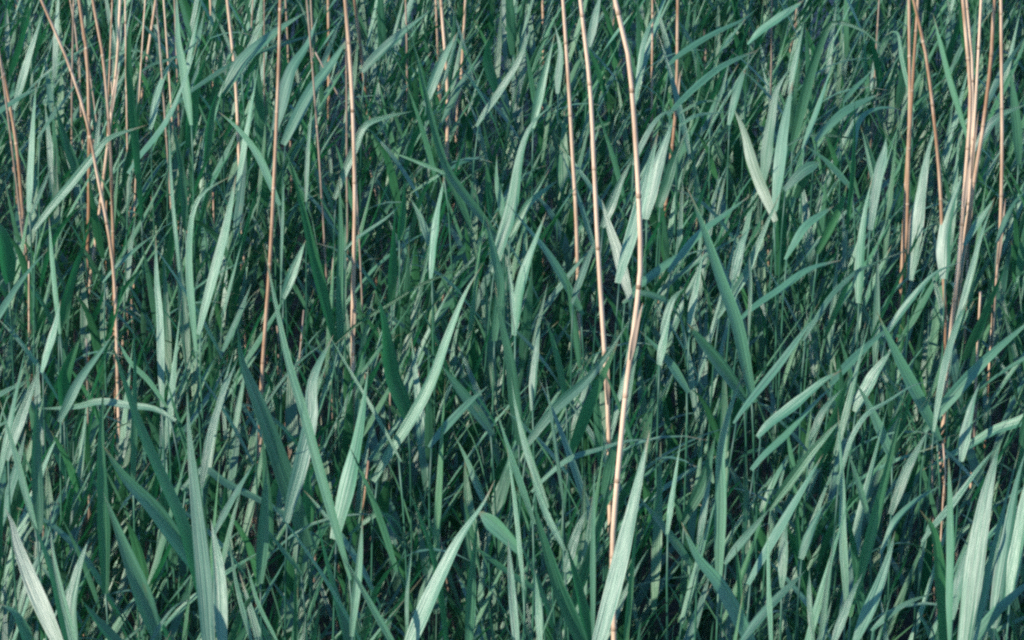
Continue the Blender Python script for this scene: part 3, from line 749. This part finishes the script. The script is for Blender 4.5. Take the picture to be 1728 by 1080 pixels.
traced_feet = []
SHOWN = np.full((270, 432), 1e9)                    # how far off the tall reeds stand, so that low ones can keep clear of them
def project(V):
    v = np.asarray(V, float) - np.array(CAM)
    d = v @ np.array(FWD)
    return (v[:, 0] / d / TH * 0.5 + 0.5) * 432, 135 - (v @ np.array(UP)) / d / TH * 216, d
def note_shown(V, r=1):
    x, y, d = project(V)
    for a, b, c in zip(x.astype(int), y.astype(int), d):
        if 0 <= a < 432 and 0 <= b < 270:
            w_ = SHOWN[max(0, b - r):b + r + 1, max(0, a - r):a + r + 1]
            np.minimum(w_, c, out=w_)
def hides(V):
    x, y, d = project(V)
    i, j = x.astype(int), y.astype(int)
    ok = (i >= 0) & (i < 432) & (j >= 0) & (j < 270)
    m = SHOWN[j[ok], i[ok]]
    return int(((m < 1e8) & (d[ok] < m - 0.015)).sum())
STAR = None
for win, pts, w, tone, label in LEAF:
    P = px(win, pts)
    wpx = w / 2
    bx, by = P[0]
    # the blade goes on below the lowest point that shows, down to its stem
    total = sum(math.hypot(b[0] - a[0], b[1] - a[1]) for a, b in zip(P[:-1], P[1:]))
    ux, uy = P[1][0] - P[0][0], P[1][1] - P[0][1]
    un = math.hypot(ux, uy)
    ext = 0.45 if total < 70 else 0.3 if total < 110 else 0.17
    if not label == 'S':
        P = [(bx - ux / un * total * ext, by + (abs(uy) / un * 0.5 + 0.5) * total * ext)] + P
        bx, by = P[0]
    zb = CANOPY + random.uniform(-0.05, 0.06)
    if tone in 'GT': zb -= 0.10
    tipy = min(p[1] for p in P)
    base = on_level(bx, by, zb)
    Y = base.y
    mpp = metres_per_pixel(Y)
    # depth drift along the blade so that blades also lean towards and away from the viewer
    lens = [0]
    for a, b in zip(P[:-1], P[1:]):
        lens.append(lens[-1] + math.hypot(b[0] - a[0], b[1] - a[1]))
    k = random.uniform(0.12, 0.55) if tone in 'LBP' else random.uniform(-0.30, 0.15)
    W = [on_wall(x, y, Y + k * l * mpp) for (x, y), l in zip(P, lens)]
    C = smooth_path(W, 20)
    T = (W[-1] - W[0]).normalized()
    view = (CAM - W[0]).normalized()
    best = None
    lim = {'L': (-48, 48), 'B': (-40, 40), 'P': (-40, 40), 'T': (-18, 18), 'G': (-34, 34)}[tone]
    nrm_c = []
    for a in np.linspace(lim[0], lim[1], 7):
        nn = rot_about(view, T, R(float(a)))
        nrm_c.append((nn.dot((TO_SUN + view).normalized() if tone in 'LBP' else TO_SUN), a, nn))
    nrm_c.sort(key=lambda q: q[0])
    if tone in 'LBP':
        sc, a, nn = nrm_c[random.choice([-1, -2, -2, -3, -4])]
    else:
        sc, a, nn = nrm_c[random.choice([0, 0, 1])]
    width = wpx * mpp * 0.94 / max(0.5, math.cos(R(float(a))))
    mat = {'L': M_LEAF, 'T': M_LEAF, 'G': M_FRESH, 'P': M_GREY, 'B': M_LEAF}[tone]
    V, Q, UV = blade(C, width, nn, random.uniform(-0.9, 0.9), random.uniform(0.10, 0.5), 4,
                     0.7 if tone == 'B' else random.uniform(0.28, 0.42), random.uniform(0, 0.10), random.choice([1.2, 1.4, 1.7, 2.2]))
    is_star = label == 'S'
    if tone in 'LBP' or label:
        note_shown(smooth_path(W[1:] if not is_star else W, 40)[1:-4])
    if is_star and STAR is not None:
        root, foot = STAR
    else:
        foot = Vector((base.x - (W[1] - W[0]).normalized().x * random.uniform(0.02, 0.12) + random.uniform(-0.03, 0.03),
                       base.y + random.uniform(-0.04, 0.06), 0.0))
        root = add_obj('reed', None)
        root.location = foot
        lab = 'reed whose four thin blades radiate like a star, left of centre' if is_star else (label or auto_label(P[1:], wpx, tone))
        tag(root, lab, 'reed', 'green reeds of the reed bed')
        # stem: ground to blade base
        b0 = Vector(C[0]) - foot
        sp = smooth_path([Vector((0, 0, -0.02)), b0 * 0.5 + Vector((random.uniform(-.015, .015), 0.01, 0)), b0 * 0.97 + Vector((0, 0.003, 0)),
                          b0 + (Vector(C[1]) - Vector(C[0])) * 0.8 + Vector((0, 0.004, 0))], 11)
        V2, Q2, UV2 = tube(sp, np.linspace(0.0030, 0.0017, 11), 6)
        add_obj('stem', make_mesh('reed_stem', V2, Q2, UV2, M_STEM), root)
        traced_feet.append((foot.x, foot.y))
        # lower blades of the same reed, under the traced one
        for q in range(random.choice([2, 3, 3])):
            f = random.uniform(0.38, 0.80)
            i = int(f * 10)
            az = wind_az() if random.random() < 0.75 else random.uniform(-3.1, 3.1)
            Vl, Ql, UVl = leaf_on_stem(sp[i], az, R(random.uniform(68, 84)), R(random.uniform(15, 62)),
                                       random.uniform(0.15, 0.27), random.uniform(0.011, 0.021), 9, 2, random.uniform(-.8, .8))
            add_obj('leaf', make_mesh('reed_leaf', Vl, Ql, UVl, M_LEAF if random.random() < .7 else M_FRESH, random.random()), root)
        if is_star: STAR = (root, foot)
    add_obj('leaf', make_mesh('reed_leaf', V - np.array(foot), Q, UV, mat, random.random()), root)

# ------------------------------------------------------------------ the rest of the reed bed
def make_proto(h):
    """stem and blades of one ordinary reed, as arrays: list of (name, V, Q, UV, mat index)"""
    parts = []
    lean = random.uniform(-0.10, 0.28) * h
    sp = smooth_path([(0, 0, -0.02), (lean * 0.25, random.uniform(-.01, .01), h * 0.5), (lean, random.uniform(-.03, .03), h)], 8)
    V, Q, UV = tube(sp, np.linspace(0.0019, 0.0009, 8), 5)
    parts.append(('stem', V, Q, UV, 2))
    nl = random.randint(7, 9)
    side = random.choice([0, 1])
    for k in range(nl):
        f = 0.42 + 0.56 * k / (nl - 1) + random.uniform(-.03, .03)
        f = min(f, 0.99)
        i = f * 7; a = int(min(i, 6)); b = sp[a] + (sp[a + 1] - sp[a]) * (i - a)
        az = wind_az() if random.random() < 0.72 else wind_az() + math.pi
        top = k / (nl - 1)
        Vl, Ql, UVl = leaf_on_stem(b, az, R(random.uniform(46, 80)), R(random.choice([random.uniform(40, 72), random.uniform(15, 60), random.uniform(-40, 25)]) if top < .9 else random.uniform(50, 85)),
                                   random.uniform(0.22, 0.46) * (1.0 if top < .8 else 0.85), random.choice([random.uniform(0.007, 0.014), random.uniform(0.013, 0.021), random.uniform(0.017, 0.029), random.uniform(0.015, 0.024)]), 10, 2, random.uniform(-1.6, 1.6), random.choice([1.0, 1.3, 1.3, 2.5, 4.0]))
        parts.append(('leaf', Vl, Ql, UVl, 0 if random.random() < 0.72 else 1))
    return parts

MATS = [M_LEAF, M_FRESH, M_STEM]
PROTOS = [make_proto(random.uniform(0.66, 1.10)) for _ in range(28)]

spots = []
def half_width(y): return y / math.cos(PITCH) * TH
YMIN, YMAX = 2.9, 13.5
y = YMIN
count = 0
while count < 3200:
    yy = random.uniform(YMIN, YMAX)
    hw = half_width(yy) * 1.05 + 0.5
    xx = random.uniform(-3.9, 3.7)
    if xx > hw + 0.7 or xx < -hw - 0.9: continue
    spots.append((xx, yy)); count += 1
# unseen taller clump added left of the frame to shade the near corner
for k in range(30):
    spots.append((random.uniform(-2.6, -1.25), random.uniform(2.6, 4.4)))
spots = np.array(spots)

def in_view(x, y, z=0.8):
    v = Vector((x, y, z)) - CAM
    d = v.dot(FWD)
    return abs(v.x / d / TH) < 1.0 and abs(v.dot(UP) / d / TH) < 0.625

order = sorted(range(len(spots)), key=lambda i: spots[i][1])
indiv = [i for i in order if in_view(*spots[i], 0.75)]
SINGLE = set([i for i in indiv if i < count][:140])

proto_meshes = []
for pr in PROTOS:
    proto_meshes.append([(nm, make_mesh('reed_' + nm, V, Q, UV, MATS[mi], random.random())) for nm, V, Q, UV, mi in pr])

bV, bQ, bUV, bT, bM = [], [], [], [], []
off = 0
for i, (x, yv) in enumerate(spots):
    pi = random.randrange(len(PROTOS))
    rz = random.gauss(0, 0.35)
    s = random.uniform(0.85, 1.1)
    if i >= count: s *= random.uniform(1.15, 1.45)
    elif yv < 4.3: s *= 0.8
    for attempt in range(4):
        c, sn = math.cos(rz) * s, math.sin(rz) * s
        Rm = np.array([[c, -sn, 0], [sn, c, 0], [0, 0, s]])
        pts = np.vstack([V[1::3] if nm == 'leaf' else V[::5] for nm, V, Q, UV, mi in PROTOS[pi]]) @ Rm.T + np.array([x, yv, 0])
        if hides(pts) <= 4: break
        pi = random.randrange(len(PROTOS)); s *= 0.86
    else:
        if i not in SINGLE: continue
    if i in SINGLE:
        root = add_obj('reed', None)
        root.location = (x, yv, 0); root.rotation_euler = (0, 0, rz); root.scale = (s, s, s)
        tag(root, 'low green reed half hidden in shade beneath its taller neighbours', 'reed', 'low reeds in the shade')
        for nm, me in proto_meshes[pi]:
            add_obj(nm, me, root)
        continue
    c, sn = math.cos(rz) * s, math.sin(rz) * s
    Rm = np.array([[c, -sn, 0], [sn, c, 0], [0, 0, s]])
    for nm, V, Q, UV, mi in PROTOS[pi]:
        bV.append(V @ Rm.T + np.array([x, yv, 0])); bQ.append(Q + off); bUV.append(UV)
        bT.append(np.full(len(V), random.random())); bM.append(np.full(len(Q), mi))
        off += len(V)
mass = make_mesh('reed_mass', np.vstack(bV), np.vstack(bQ), np.vstack(bUV), None, tint_array=np.concatenate(bT), mats=MATS, mat_index=np.concatenate(bM))
mo = add_obj('reed_bed', mass)
mo['kind'] = 'stuff'
tag(mo, 'dense green reeds filling the marsh behind and between the tall ones', 'reed bed')

# broken dead stalks standing low among the green
for k in range(46):
    while True:
        yy = random.uniform(4.4, 9.5); hw = half_width(yy); xx = random.uniform(-hw, hw)
        if random.random() < (1.0 if xx < -0.1 * hw else 0.35): break
    h = random.uniform(0.55, 1.05)
    lean = random.uniform(-0.08, 0.10)
    pth = smooth_path([(xx, yy, -0.02), (xx + lean * .4, yy, h * .5), (xx + lean, yy + random.uniform(-.05, .05), h)], 10)
    dry_reed(pth, random.uniform(0.0018, 0.0030), random.random() < .6, 'low broken dead stalk standing in the shade among green reeds', 'broken dead stalks')

# thin dry stems standing far back, along the top left of the view
for k in range(16):
    xx, yy = random.uniform(-1.35, -0.35), random.uniform(7.3, 9.2)
    h = random.uniform(1.75, 2.3); lean = random.uniform(-0.16, 0.16)
    pth = smooth_path([(xx, yy, -0.02), (xx + lean * .3, yy, h * .5), (xx + lean, yy + random.uniform(-.05, .05), h)], 12)
    dry_reed(pth, random.uniform(0.0019, 0.0027), random.random() < .7, 'thin faint dry stem far back among the reeds at upper left', 'faint far dry stems')

# fallen litter on the mud
bV, bQ, bUV = [], [], []
off = 0
for k in range(2600):
    yy = random.uniform(3.2, 12.0); hw = half_width(yy) + 0.3; xx = random.uniform(-hw, hw)
    a = random.uniform(0, 6.28); L_ = random.uniform(0.08, 0.35); z = random.uniform(0.01, 0.07)
    d = np.array([math.cos(a), math.sin(a), random.uniform(-.1, .25)])
    p0 = np.array([xx, yy, z])
    C = np.array([p0, p0 + d * L_ * .5 + np.array([0, 0, .01]), p0 + d * L_])
    V, Q, UV = blade(C, random.uniform(0.005, 0.014), (random.uniform(-.4, .4), random.uniform(-.4, .4), 1), random.uniform(-1, 1), .3, 2)
    bV.append(V); bQ.append(Q + off); bUV.append(UV); off += len(V)
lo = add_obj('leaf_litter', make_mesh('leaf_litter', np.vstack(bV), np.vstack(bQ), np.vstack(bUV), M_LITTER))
lo['kind'] = 'stuff'
tag(lo, 'brown fallen reed leaves lying on dark wet mud', 'leaf litter')
